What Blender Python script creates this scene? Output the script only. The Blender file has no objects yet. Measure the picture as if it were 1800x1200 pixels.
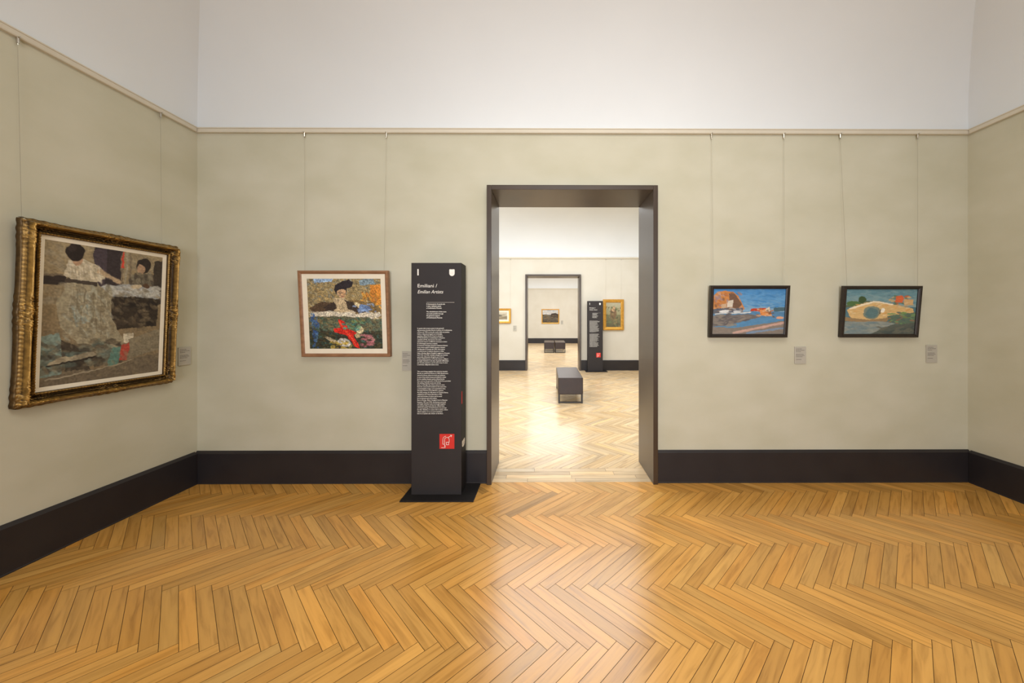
import bpy, bmesh, math, random
import numpy as np
from mathutils import Vector, Matrix

random.seed(7)
rng = np.random.default_rng(11)
C = bpy.context.scene.collection
PI = math.pi

# ------------------------------------------------------------------ camera numbers
F = 645.0            # focal length in pixels of an 1800x1200 frame
YAW = math.radians(0.3)
PX = 962 + F * math.tan(YAW)
PY = 558.0
CAMZ = 1.45


def ray(px, py):
    a = (px - PX) / F
    b = (PY - py) / F
    return math.sin(YAW) + a * math.cos(YAW), math.cos(YAW) - a * math.sin(YAW), b


def at(px, py, Y):
    dx, dy, dz = ray(px, py)
    t = Y / dy
    return Vector((dx * t, Y, CAMZ + dz * t))


def at_x(px, py, X):
    dx, dy, dz = ray(px, py)
    t = X / dx
    return Vector((X, dy * t, CAMZ + dz * t))


# ------------------------------------------------------------------ helpers
def lin(c):
    out = []
    for v in c:
        v = v / 255.0
        out.append(v / 12.92 if v <= 0.04045 else ((v + 0.055) / 1.055) ** 2.4)
    return tuple(out)


def rgba(c):
    return (*lin(c), 1.0)


def tag(o, label=None, cat=None, group=None, kind=None):
    if label: o['label'] = label
    if cat: o['category'] = cat
    if group: o['group'] = group
    if kind: o['kind'] = kind
    return o


def empty(name, loc=(0, 0, 0), rot=(0, 0, 0)):
    o = bpy.data.objects.new(name, None)
    o.empty_display_size = 0.1
    C.objects.link(o)
    o.location = loc
    o.rotation_euler = rot
    return o


def link_mesh(name, me, mat=None, parent=None):
    o = bpy.data.objects.new(name, me)
    C.objects.link(o)
    if mat is not None and not me.materials:
        me.materials.append(mat)
    if parent is not None:
        o.parent = parent
    return o


def copy_tree(o, parent=None):
    c = o.copy()
    C.objects.link(c)
    c.parent = parent
    for ch in list(o.children):
        copy_tree(ch, c)
    return c


class MB:
    """collects shapes into one bmesh"""

    def __init__(self):
        self.bm = bmesh.new()

    def box(self, x0, x1, y0, y1, z0, z1, bevel=0.0):
        bm = bmesh.new()
        vs = [bm.verts.new((x, y, z)) for x in (x0, x1) for y in (y0, y1) for z in (z0, z1)]
        for f in ((0, 1, 3, 2), (4, 6, 7, 5), (0, 4, 5, 1), (2, 3, 7, 6), (0, 2, 6, 4), (1, 5, 7, 3)):
            bm.faces.new([vs[i] for i in f])
        bm.normal_update()
        if bevel > 0:
            bmesh.ops.bevel(bm, geom=bm.edges[:], offset=bevel, segments=2, affect='EDGES', profile=0.5)
        self.merge(bm)
        return self

    def merge(self, bm):
        me = bpy.data.meshes.new('tmp')
        bm.to_mesh(me)
        bm.free()
        self.bm.from_mesh(me)
        bpy.data.meshes.remove(me)

    def tube(self, p, q, r, n=8):
        p, q = Vector(p), Vector(q)
        d = (q - p)
        L = d.length
        bm = bmesh.new()
        bmesh.ops.create_cone(bm, cap_ends=True, segments=n, radius1=r, radius2=r, depth=L)
        rot = Vector((0, 0, 1)).rotation_difference(d.normalized()).to_matrix().to_4x4()
        bmesh.ops.transform(bm, matrix=Matrix.Translation((p + q) / 2) @ rot, verts=bm.verts)
        self.merge(bm)
        return self

    def poly(self, pts):
        vs = [self.bm.verts.new(p) for p in pts]
        self.bm.faces.new(vs)
        return self

    def disc(self, cx, cz, r, y, n=16, a0=0.0, a1=2 * PI):
        pts = []
        for i in range(n + 1):
            a = a0 + (a1 - a0) * i / n
            pts.append((cx + r * math.cos(a), y, cz + r * math.sin(a)))
        if abs(a1 - a0 - 2 * PI) < 1e-6:
            pts = pts[:-1]
        return self.poly(pts)

    def build(self, name, mat=None, parent=None, smooth=False, recalc=True):
        if recalc:
            bmesh.ops.recalc_face_normals(self.bm, faces=self.bm.faces)
        me = bpy.data.meshes.new(name)
        self.bm.to_mesh(me)
        self.bm.free()
        if smooth:
            for p in me.polygons: p.use_smooth = True
        return link_mesh(name, me, mat, parent)


# ------------------------------------------------------------------ materials
def new_mat(name):
    m = bpy.data.materials.new(name)
    m.use_nodes = True
    nt = m.node_tree
    return m, nt, nt.nodes['Principled BSDF']


def N(nt, t, **kw):
    n = nt.nodes.new(t)
    for k, v in kw.items():
        setattr(n, k, v)
    return n


def ramp(nt, stops):
    r = N(nt, 'ShaderNodeValToRGB')
    el = r.color_ramp.elements
    while len(el) < len(stops):
        el.new(0.5)
    for e, (p, c) in zip(el, stops):
        e.position = p
        e.color = c
    return r


def noisy_mat(name, c1, c2, scale=6.0, rough=0.6, metallic=0.0, spec=0.5, stretch=(1, 1, 1), bump=0.0, bscale=60.0, detail=6.0, lo=0.3, hi=0.7):
    m, nt, b = new_mat(name)
    tc = N(nt, 'ShaderNodeTexCoord')
    mp = N(nt, 'ShaderNodeMapping')
    mp.inputs['Scale'].default_value = stretch
    nt.links.new(tc.outputs['Object'], mp.inputs['Vector'])
    no = N(nt, 'ShaderNodeTexNoise')
    no.inputs['Scale'].default_value = scale
    no.inputs['Detail'].default_value = detail
    nt.links.new(mp.outputs['Vector'], no.inputs['Vector'])
    r = ramp(nt, [(lo, rgba(c1)), (hi, rgba(c2))])
    nt.links.new(no.outputs['Fac'], r.inputs['Fac'])
    nt.links.new(r.outputs['Color'], b.inputs['Base Color'])
    b.inputs['Roughness'].default_value = rough
    b.inputs['Metallic'].default_value = metallic
    b.inputs['Specular IOR Level'].default_value = spec
    if bump > 0:
        n2 = N(nt, 'ShaderNodeTexNoise')
        n2.inputs['Scale'].default_value = bscale
        n2.inputs['Detail'].default_value = 4
        nt.links.new(mp.outputs['Vector'], n2.inputs['Vector'])
        bp = N(nt, 'ShaderNodeBump')
        bp.inputs['Strength'].default_value = bump
        bp.inputs['Distance'].default_value = 0.004
        nt.links.new(n2.outputs['Fac'], bp.inputs['Height'])
        nt.links.new(bp.outputs['Normal'], b.inputs['Normal'])
    return m


M = {}
M['plaster'] = noisy_mat('plaster', (192, 188, 165), (202, 198, 178), scale=2.2, rough=0.75, spec=0.25, stretch=(1, 1, 1.6), bump=0.12, bscale=9, detail=8)
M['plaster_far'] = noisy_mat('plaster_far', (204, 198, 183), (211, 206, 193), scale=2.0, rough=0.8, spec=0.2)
M['cove'] = noisy_mat('cove_white', (222, 225, 226), (226, 229, 230), scale=1.2, rough=0.9, spec=0.1)
M['rail'] = noisy_mat('rail_paint', (205, 197, 178), (212, 204, 186), scale=3, rough=0.5)
M['base'] = noisy_mat('baseboard_paint', (38, 34, 36), (44, 40, 41), scale=4, rough=0.42, spec=0.4)
M['jamb'] = noisy_mat('dark_metal_lining', (54, 41, 31), (64, 50, 38), scale=3, rough=0.30, spec=0.7, stretch=(1, 1, 0.4))
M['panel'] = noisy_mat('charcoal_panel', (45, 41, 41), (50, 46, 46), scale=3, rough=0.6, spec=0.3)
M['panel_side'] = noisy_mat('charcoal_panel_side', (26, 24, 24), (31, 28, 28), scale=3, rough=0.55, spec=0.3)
M['white_print'] = noisy_mat('white_print', (240, 236, 226), (244, 240, 232), scale=2, rough=0.7)
M['grey_print'] = noisy_mat('grey_print', (175, 168, 160), (180, 174, 166), scale=2, rough=0.7)
M['red_print'] = noisy_mat('red_print', (205, 38, 28), (212, 44, 34), scale=2, rough=0.6)
M['label'] = noisy_mat('label_plate', (176, 171, 158), (184, 179, 167), scale=8, rough=0.3, spec=0.5)
M['label_ink'] = noisy_mat('label_ink', (92, 86, 80), (98, 92, 86), scale=8, rough=0.7)
M['steel'] = noisy_mat('steel', (190, 185, 175), (205, 200, 190), scale=10, rough=0.25, metallic=1.0)
M['wire'] = noisy_mat('wire_steel', (150, 143, 126), (160, 152, 136), scale=10, rough=0.4, metallic=0.7)
M['leather'] = noisy_mat('brown_leather', (38, 22, 17), (50, 31, 24), scale=9, rough=0.34, spec=0.45, bump=0.15, bscale=120)
M['black_metal'] = noisy_mat('black_metal', (30, 27, 25), (36, 32, 30), scale=5, rough=0.4, spec=0.5)
M['black_frame'] = noisy_mat('black_frame', (32, 25, 21), (46, 36, 29), scale=10, rough=0.38, spec=0.5, stretch=(1, 4, 4))
M['brown_frame'] = noisy_mat('brown_frame', (132, 94, 66), (156, 114, 82), scale=14, rough=0.45, spec=0.4, stretch=(1, 3, 3))
M['cream'] = noisy_mat('cream_liner', (232, 222, 200), (238, 229, 209), scale=12, rough=0.7)
M['gold_thin'] = noisy_mat('gold_thin', (190, 138, 52), (214, 162, 74), scale=20, rough=0.35, metallic=0.6)
M['gap'] = noisy_mat('floor_gap', (66, 40, 20), (78, 48, 24), scale=5, rough=0.9)


def gold_mat():
    m, nt, b = new_mat('ornate_gold')
    at_ = N(nt, 'ShaderNodeVertexColor', layer_name='Col')
    tc = N(nt, 'ShaderNodeTexCoord')
    no = N(nt, 'ShaderNodeTexNoise')
    no.inputs['Scale'].default_value = 35
    no.inputs['Detail'].default_value = 6
    nt.links.new(tc.outputs['Object'], no.inputs['Vector'])
    r = ramp(nt, [(0.35, (0.55, 0.5, 0.42, 1)), (0.7, (1.1, 1.05, 0.95, 1))])
    nt.links.new(no.outputs['Fac'], r.inputs['Fac'])
    mx = N(nt, 'ShaderNodeMix', data_type='RGBA', blend_type='MULTIPLY')
    mx.inputs['Factor'].default_value = 1.0
    nt.links.new(at_.outputs['Color'], mx.inputs['A'])
    nt.links.new(r.outputs['Color'], mx.inputs['B'])
    nt.links.new(mx.outputs['Result'], b.inputs['Base Color'])
    b.inputs['Metallic'].default_value = 0.55
    b.inputs['Roughness'].default_value = 0.42
    return m


M['gold'] = gold_mat()


def paint_mat(name, gloss=0.55):
    m, nt, b = new_mat(name)
    vc = N(nt, 'ShaderNodeVertexColor', layer_name='Col')
    nt.links.new(vc.outputs['Color'], b.inputs['Base Color'])
    tc = N(nt, 'ShaderNodeTexCoord')
    no = N(nt, 'ShaderNodeTexNoise')
    no.inputs['Scale'].default_value = 90
    no.inputs['Detail'].default_value = 5
    nt.links.new(tc.outputs['Object'], no.inputs['Vector'])
    bp = N(nt, 'ShaderNodeBump')
    bp.inputs['Strength'].default_value = 0.15
    bp.inputs['Distance'].default_value = 0.002
    nt.links.new(no.outputs['Fac'], bp.inputs['Height'])
    nt.links.new(bp.outputs['Normal'], b.inputs['Normal'])
    b.inputs['Roughness'].default_value = gloss
    b.inputs['Specular IOR Level'].default_value = 0.3
    return m


M['oil'] = paint_mat('oil_paint')


def floor_mat():
    m, nt, b = new_mat('oak_herringbone')
    uv = N(nt, 'ShaderNodeUVMap', uv_map='UVMap')
    mp = N(nt, 'ShaderNodeMapping')
    mp.inputs['Scale'].default_value = (1.2, 14.0, 1.0)
    nt.links.new(uv.outputs['UV'], mp.inputs['Vector'])
    no = N(nt, 'ShaderNodeTexNoise')
    no.inputs['Scale'].default_value = 2.5
    no.inputs['Detail'].default_value = 8
    no.inputs['Distortion'].default_value = 0.7
    nt.links.new(mp.outputs['Vector'], no.inputs['Vector'])
    r = ramp(nt, [(0.28, (0.70, 0.66, 0.60, 1)), (0.5, (0.98, 0.97, 0.96, 1)), (0.75, (1.08, 1.08, 1.07, 1))])
    nt.links.new(no.outputs['Fac'], r.inputs['Fac'])
    vc = N(nt, 'ShaderNodeVertexColor', layer_name='Col')
    mx = N(nt, 'ShaderNodeMix', data_type='RGBA', blend_type='MULTIPLY')
    mx.inputs['Factor'].default_value = 1.0
    nt.links.new(vc.outputs['Color'], mx.inputs['A'])
    nt.links.new(r.outputs['Color'], mx.inputs['B'])
    nt.links.new(mx.outputs['Result'], b.inputs['Base Color'])
    rr = N(nt, 'ShaderNodeMapRange')
    rr.inputs['To Min'].default_value = 0.17
    rr.inputs['To Max'].default_value = 0.30
    nt.links.new(no.outputs['Fac'], rr.inputs['Value'])
    nt.links.new(rr.outputs['Result'], b.inputs['Roughness'])
    b.inputs['Specular IOR Level'].default_value = 0.72
    bp = N(nt, 'ShaderNodeBump')
    bp.inputs['Strength'].default_value = 0.06
    bp.inputs['Distance'].default_value = 0.002
    nt.links.new(no.outputs['Fac'], bp.inputs['Height'])
    nt.links.new(bp.outputs['Normal'], b.inputs['Normal'])
    return m


M['oak'] = floor_mat()

# ------------------------------------------------------------------ setting dimensions
YW = 3.235                     # wall plane with the doorway
WT = 0.43                      # thickness of that wall
Y2A = YW + WT                  # next gallery begins
Y2B = 10.08                    # its far wall
Y3A = Y2B + WT
Y3B = 20.8
XL, XR = -3.07, 3.73
YB = -3.6                      # wall behind the camera
ZR0, ZR1 = 3.064, 3.106        # picture rail
DOX0, DOX1, DOZ = -0.525, 0.962, 2.600     # doorway hole
RH = 4.25                      # flat of the ceiling
D2X0, D2X1, D2Z = -0.60, 0.925, 2.63
R2X0, R2X1 = -4.2, 5.0


# ------------------------------------------------------------------ floors
def clip_poly(poly, x0, x1, y0, y1):
    def clip(pts, inside, inter):
        out = []
        for i in range(len(pts)):
            a, b_ = pts[i], pts[(i + 1) % len(pts)]
            ia, ib = inside(a), inside(b_)
            if ia: out.append(a)
            if ia != ib: out.append(inter(a, b_))
        return out

    def cut(axis, val, sign):
        nonlocal poly
        if not poly: return
        def inter(a, b_):
            t = (val - a[axis]) / (b_[axis] - a[axis])
            return tuple(a[k] + t * (b_[k] - a[k]) for k in range(len(a)))
        poly = clip(poly, lambda p: sign * (p[axis] - val) >= 0, inter)
    cut(0, x0, 1); cut(0, x1, -1); cut(1, y0, 1); cut(1, y1, -1)
    return poly


BW = 0.0628
BL = 8 * BW
GAP = 0.0010


def board_tint(base):
    v = random.gauss(1.0, 0.075)
    if random.random() < 0.07: v *= 1.14
    if random.random() < 0.07: v *= 0.87
    w = random.gauss(0, 0.03)
    return (base[0] * v * (1 + w), base[1] * v, base[2] * v * (1 - 2.0 * w), 1.0)


def herringbone(name, x0, x1, y0, y1, yref, base, planks=None):
    verts, faces, uvs, cols = [], [], [], []
    cs = math.sqrt(0.5)

    def add(poly4, col):
        # poly4: list of (x, y, u, v)
        p = clip_poly(poly4, x0, x1, y0, y1)
        if len(p) < 3: return
        i0 = len(verts)
        for q in p:
            verts.append((q[0], q[1], 0.0)); uvs.append((q[2], q[3]))
        faces.append(list(range(i0, i0 + len(p)))); cols.append(col)

    R = max(abs(x0), abs(x1)) + 2
    ni = int(R / (BW / cs)) + 12
    ymin, ymax = y0 - yref, y1 - yref
    j0, j1 = int(ymin / (2 * BL * cs)) - 2, int(ymax / (2 * BL * cs)) + 2
    for j in range(j0, j1 + 1):
        # lattice vector (L,-L) turns into (0, -L*sqrt2): one zigzag row
        for i in range(-ni, ni):
            for kind in (0, 1):
                if kind == 0:
                    u0, v0, du, dv = i * BW, i * BW, BL, BW
                else:
                    u0, v0, du, dv = i * BW, (i + 1) * BW, BW, BL
                u0 -= j * BL; v0 += j * BL
                g = GAP
                pts = [(u0 + g, v0 + g), (u0 + du - g, v0 + g), (u0 + du - g, v0 + dv - g), (u0 + g, v0 + dv - g)]
                ru, rv = random.random() * 50, random.random() * 50
                poly = []
                for (u, v) in pts:
                    x = (u + v) * cs; y = (v - u) * cs
                    lu, lv = (u - u0, v - v0) if kind == 0 else (v - v0, u - u0)
                    poly.append((x, y + yref, lu + ru, lv + rv))
                if max(q[1] for q in poly) < y0 or min(q[1] for q in poly) > y1: continue
                if max(q[0] for q in poly) < x0 or min(q[0] for q in poly) > x1: continue
                add(poly, board_tint(base))
    if planks:
        px0, px1, py0, py1, rows, pb = planks
        h = (py1 - py0) / rows
        save = (x0, x1, y0, y1)
        x0, x1, y0, y1 = px0, px1, py0, py1
        for r_ in range(rows):
            x = px0 - random.random() * 0.5
            while x < px1:
                L = random.uniform(0.4, 0.8)
                a, b_ = py0 + r_ * h + GAP, py0 + (r_ + 1) * h - GAP
                ru, rv = random.random() * 50, random.random() * 50
                add([(x + GAP, a, ru, rv), (x + L - GAP, a, ru + L, rv), (x + L - GAP, b_, ru + L, rv + h), (x + GAP, b_, ru, rv + h)], board_tint(pb))
                x += L
        x0, x1, y0, y1 = save
    # dark bed under the boards
    nb = len(faces)
    bx0, bx1, by0, by1 = x0, x1, y0, y1
    quads = [(bx0, bx1, by0, by1)]
    if planks: quads.append((planks[0], planks[1], planks[2], planks[3]))
    for (a, b_, c, d) in quads:
        i0 = len(verts)
        verts += [(a, c, -0.003), (b_, c, -0.003), (b_, d, -0.003), (a, d, -0.003)]
        uvs += [(0, 0)] * 4
        faces.append([i0, i0 + 1, i0 + 2, i0 + 3]); cols.append((0.1, 0.06, 0.03, 1))
    me = bpy.data.meshes.new(name)
    me.from_pydata(verts, [], faces)
    buf_uv, buf_c = [], []
    for f, c in zip(faces, cols):
        for vi in f:
            buf_uv += uvs[vi]; buf_c += c
    me.uv_layers.new(name='UVMap')
    me.uv_layers['UVMap'].data.foreach_set('uv', buf_uv)
    ca = me.color_attributes.new('Col', 'FLOAT_COLOR', 'CORNER')
    ca.data.foreach_set('color', buf_c)
    me.materials.append(M['oak']); me.materials.append(M['gap'])
    for k in range(nb, len(faces)):
        me.polygons[k].material_index = 1
    o = link_mesh(name, me)
    tag(o, kind='structure')
    return o


OAK1 = lin((212, 157, 78))
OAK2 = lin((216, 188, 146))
YREF = 1.977 - 0.022
herringbone('floor', XL, XR, YB, YW, YREF, OAK1)
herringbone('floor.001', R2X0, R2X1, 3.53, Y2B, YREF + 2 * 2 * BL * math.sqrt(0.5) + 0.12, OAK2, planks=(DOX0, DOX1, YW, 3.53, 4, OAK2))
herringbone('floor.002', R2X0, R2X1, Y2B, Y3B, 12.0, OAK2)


# ------------------------------------------------------------------ walls
def wall_with_door(name, x0, x1, y0, y1, z1, dx0, dx1, dz, mat):
    b = MB()
    b.box(x0, dx0, y0, y1, 0, z1); b.box(dx1, x1, y0, y1, 0, z1); b.box(dx0, dx1, y0, y1, dz, z1)
    return tag(b.build(name, mat), kind='structure')


def wall(name, x0, x1, y0, y1, z1, mat):
    return tag(MB().box(x0, x1, y0, y1, 0, z1).build(name, mat), kind='structure')


wall_with_door('wall_back', R2X0 - 0.2, R2X1 + 0.2, YW, Y2A, RH, DOX0, DOX1, DOZ, M['plaster'])
wall('wall_left', XL - 0.2, XL, YB - 0.2, YW, RH, M['plaster'])
wall('wall_right', XR, XR + 0.2, YB - 0.2, YW, RH, M['plaster'])
wall('wall_front', XL, XR, YB - 0.2, YB, RH, M['plaster'])
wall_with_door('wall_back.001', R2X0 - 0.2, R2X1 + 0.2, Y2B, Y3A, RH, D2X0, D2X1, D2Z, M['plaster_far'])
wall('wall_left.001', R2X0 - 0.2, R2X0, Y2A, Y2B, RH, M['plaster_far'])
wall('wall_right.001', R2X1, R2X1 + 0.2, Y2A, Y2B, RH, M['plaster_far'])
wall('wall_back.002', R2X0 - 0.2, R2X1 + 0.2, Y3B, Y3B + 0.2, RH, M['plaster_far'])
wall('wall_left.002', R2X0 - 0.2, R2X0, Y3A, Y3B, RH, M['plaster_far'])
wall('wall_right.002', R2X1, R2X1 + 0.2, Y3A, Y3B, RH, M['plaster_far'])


def cove(name, x0, x1, y0, y1, r=1.3, n=24):
    z0 = ZR1 - 0.01
    verts, faces = [], []
    e = 0.004
    for k in range(n + 1):
        t = PI / 2 * k / n
        s = e + r * (1 - math.cos(t)); z = z0 + (RH - 0.02 - z0) * math.sin(t)
        verts += [(x0 + s, y0 + s, z), (x1 - s, y0 + s, z), (x1 - s, y1 - s, z), (x0 + s, y1 - s, z)]
    for k in range(n):
        for c in range(4):
            a, b_ = 4 * k + c, 4 * k + (c + 1) % 4
            faces.append((a, a + 4, b_ + 4, b_))
    faces.append((4 * n, 4 * n + 3, 4 * n + 2, 4 * n + 1))
    me = bpy.data.meshes.new(name)
    me.from_pydata(verts, [], faces)
    # smooth along the curve, sharp at the mitres
    for p in me.polygons: p.use_smooth = True
    for ed in me.edges:
        a, b_ = ed.vertices
        if abs(a - b_) == 4: ed.use_edge_sharp = True
    o = link_mesh(name, me, M['cove'])
    return tag(o, kind='structure')


cove('ceiling', XL, XR, YB, YW)
cove('ceiling.001', R2X0, R2X1, Y2A, Y2B)
cove('ceiling.002', R2X0, R2X1, Y3A, Y3B)


def rail_bar(name, p, q, inward):
    """picture rail from p to q on the wall, projecting along inward (unit xy)"""
    p, q = Vector((*p, 0)), Vector((*q, 0)); n = Vector((*inward, 0))
    prof = [(0.0, ZR0), (0.022, ZR0), (0.026, ZR0 + 0.006), (0.026, ZR1 - 0.010), (0.031, ZR1 - 0.009), (0.031, ZR1 - 0.002), (0.028, ZR1), (0.0, ZR1)]
    b = MB()
    ring = []
    for base in (p, q):
        ring.append([b.bm.verts.new(base + n * d + Vector((0, 0, z))) for d, z in prof])
    k = len(prof)
    for i in range(k):
        b.bm.faces.new((ring[0][i], ring[1][i], ring[1][(i + 1) % k], ring[0][(i + 1) % k]))
    b.bm.faces.new(ring[0]); b.bm.faces.new(ring[1])
    return tag(b.build(name, M['rail']), kind='structure')


rail_bar('trim_1', (XL, YW), (XR, YW), (0, -1))
rail_bar('trim_2', (XL, YB), (XL, YW - 0.031), (1, 0))
rail_bar('trim_3', (XR, YB), (XR, YW - 0.031), (-1, 0))
rail_bar('trim_4', (R2X0, Y2B), (R2X1, Y2B), (0, -1))
rail_bar('trim_5', (R2X0, Y3B), (R2X1, Y3B), (0, -1))


def skirting(name, p, q, inward, h=0.283):
    p, q = Vector((*p, 0)), Vector((*q, 0)); n = Vector((*inward, 0))
    prof = [(0.0, 0.0), (0.026, 0.0), (0.026, 0.006), (0.022, 0.010), (0.022, h - 0.020), (0.006, h - 0.002), (0.004, h), (0.0, h)]
    b = MB()
    ring = [[b.bm.verts.new(base + n * d + Vector((0, 0, z))) for d, z in prof] for base in (p, q)]
    k = len(prof)
    for i in range(k):
        b.bm.faces.new((ring[0][i], ring[1][i], ring[1][(i + 1) % k], ring[0][(i + 1) % k]))
    b.bm.faces.new(ring[0]); b.bm.faces.new(ring[1])
    return tag(b.build(name, M['base']), kind='structure')


skirting('baseboard_back', (XL, YW), (DOX0, YW), (0, -1))
skirting('baseboard_back.001', (DOX1, YW), (XR, YW), (0, -1))
skirting('baseboard_left', (XL, YB), (XL, YW - 0.026), (1, 0))
skirting('baseboard_right', (XR, YB), (XR, YW - 0.026), (-1, 0))
skirting('baseboard_back.002', (R2X0, Y2B), (D2X0, Y2B), (0, -1))
skirting('baseboard_back.003', (D2X1, Y2B), (R2X1, Y2B), (0, -1))
skirting('baseboard_back.004', (R2X0, Y3B), (R2X1, Y3B), (0, -1))


def door_lining(name, x0, x1, z1, y0, y1, t=0.041):
    b = MB()
    b.box(x0, x0 + t, y0, y1, 0, z1, 0.003)
    b.box(x1 - t, x1, y0, y1, 0, z1, 0.003)
    b.box(x0 + t, x1 - t, y0, y1, z1 - t, z1, 0.003)
    return tag(b.build(name, M['jamb']), kind='structure')


door_lining('door_1', DOX0, DOX1, DOZ, YW - 0.055, Y2A + 0.03)
door_lining('door_2', D2X0, D2X1, D2Z, Y2B - 0.06, Y3A + 0.03, 0.05)


# ------------------------------------------------------------------ painted pictures
def smooth_noise(h, w, n, m):
    g = rng.random((n + 2, m + 2))
    yy = np.linspace(0, n, h); xx = np.linspace(0, m, w)
    y0 = yy.astype(int); x0 = xx.astype(int)
    fy = (yy - y0)[:, None]; fx = (xx - x0)[None, :]
    fy = fy * fy * (3 - 2 * fy); fx = fx * fx * (3 - 2 * fx)
    a = g[np.ix_(y0, x0)]; b_ = g[np.ix_(y0, x0 + 1)]; c = g[np.ix_(y0 + 1, x0)]; d = g[np.ix_(y0 + 1, x0 + 1)]
    return a * (1 - fy) * (1 - fx) + b_ * (1 - fy) * fx + c * fy * (1 - fx) + d * fy * fx


class Art:
    """a small painter: u to the right, v downwards, colours 0-255"""

    def __init__(self, w, h, bg):
        self.w, self.h = w, h
        self.im = np.zeros((h, w, 3)) + np.array(bg, float)
        self.U, self.V = np.meshgrid((np.arange(w) + 0.5) / w, (np.arange(h) + 0.5) / h)
        n1 = smooth_noise(h, w, 14, 14); n2 = smooth_noise(h, w, 14, 14)
        n3 = smooth_noise(h, w, 45, 45); n4 = smooth_noise(h, w, 45, 45)
        self.WU = self.U + 0.018 * (n1 - .5) + 0.010 * (n3 - .5)
        self.WV = self.V + 0.018 * (n2 - .5) + 0.010 * (n4 - .5)

    def put(self, mask, col, a=1.0):
        mask = np.clip(mask, 0, 1)[..., None] * a
        self.im = self.im * (1 - mask) + np.array(col, float) * mask
        return self

    def grad(self, v0, c0, v1, c1):
        t = np.clip((self.WV - v0) / (v1 - v0), 0, 1)[..., None]
        m = ((self.WV >= v0) & (self.WV <= v1))[..., None]
        g = np.array(c0, float) * (1 - t) + np.array(c1, float) * t
        self.im = np.where(m, g, self.im)
        return self

    def ell(self, cx, cy, rx, ry, col, rot=0.0, soft=0.08, a=1.0):
        c, s = math.cos(rot), math.sin(rot)
        dx, dy = self.WU - cx, self.WV - cy
        x = (dx * c + dy * s) / rx; y = (-dx * s + dy * c) / ry
        d = np.sqrt(x * x + y * y)
        return self.put((1 - d) / soft + 0.5, col, a)

    def poly(self, pts, col, a=1.0):
        m = np.zeros(self.U.shape, bool)
        n = len(pts)
        for i in range(n):
            x1, y1 = pts[i]; x2, y2 = pts[(i + 1) % n]
            cond = (y1 > self.WV) != (y2 > self.WV)
            den = (y2 - y1) if abs(y2 - y1) > 1e-9 else 1e-9
            xi = (x2 - x1) * (self.WV - y1) / den + x1
            m ^= cond & (self.WU < xi)
        return self.put(m.astype(float), col, a)

    def line(self, x1, y1, x2, y2, w, col, a=1.0):
        L = math.hypot(x2 - x1, y2 - y1) + 1e-9
        tx, ty = (x2 - x1) / L, (y2 - y1) / L
        dx, dy = self.WU - x1, self.WV - y1
        s = np.clip(dx * tx + dy * ty, 0, L)
        d = np.hypot(dx - s * tx, dy - s * ty)
        return self.put((w / 2 - d) / (w * 0.3) + 0.5, col, a)

    def dabs(self, n, u0, u1, v0, v1, cols, r0=0.008, r1=0.02, asp=2.0, rot=0.0, a=0.8):
        for _ in range(n):
            u, v = rng.uniform(u0, u1), rng.uniform(v0, v1)
            c = cols[rng.integers(len(cols))]
            r = rng.uniform(r0, r1)
            # work only in a small window
            i0, i1 = max(0, int((v - 2 * r * asp) * self.h)), min(self.h, int((v + 2 * r * asp) * self.h) + 2)
            k0, k1 = max(0, int((u - 2 * r * asp) * self.w)), min(self.w, int((u + 2 * r * asp) * self.w) + 2)
            if i1 <= i0 or k1 <= k0: continue
            an = rot + rng.normal(0, 0.35)
            cc, ss = math.cos(an), math.sin(an)
            dx, dy = self.WU[i0:i1, k0:k1] - u, self.WV[i0:i1, k0:k1] - v
            x = (dx * cc + dy * ss) / (r * asp); y = (-dx * ss + dy * cc) / r
            m = np.clip((1 - np.sqrt(x * x + y * y)) / 0.3, 0, 1)[..., None] * a
            self.im[i0:i1, k0:k1] = self.im[i0:i1, k0:k1] * (1 - m) + np.array(c, float) * m
        return self

    def finish(self, amt=0.12):
        n = smooth_noise(self.h, self.w, 60, 25) * 0.6 + smooth_noise(self.h, self.w, 120, 60) * 0.4
        self.im *= (1 + amt * (n - 0.5))[..., None] * np.ones(3)
        self.im = np.clip(self.im, 4, 250)
        return self

    def mesh(self, name, W, H, y, parent, x0=None, z0=0.0):
        """canvas W x H metres standing in local xz at depth y, lower edge z0"""
        w, h = self.w, self.h
        if x0 is None: x0 = -W / 2
        xs = np.linspace(x0, x0 + W, w); zs = np.linspace(z0 + H, z0, h)
        X, Z = np.meshgrid(xs, zs)
        co = np.stack([X, np.full_like(X, y), Z], -1).reshape(-1, 3)
        idx = np.arange(w * h).reshape(h, w)
        q = np.stack([idx[:-1, :-1], idx[1:, :-1], idx[1:, 1:], idx[:-1, 1:]], -1).reshape(-1, 4)
        me = bpy.data.meshes.new(name)
        me.from_pydata(co.tolist(), [], q.tolist())
        ca = me.color_attributes.new('Col', 'FLOAT_COLOR', 'POINT')
        s = self.im / 255.0
        l = np.where(s <= 0.04045, s / 12.92, ((s + 0.055) / 1.055) ** 2.4).reshape(-1, 3)
        ca.data.foreach_set('color', np.concatenate([l, np.ones((len(l), 1))], 1).astype(np.float32).ravel())
        return link_mesh(name, me, M['oil'], parent)


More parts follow.
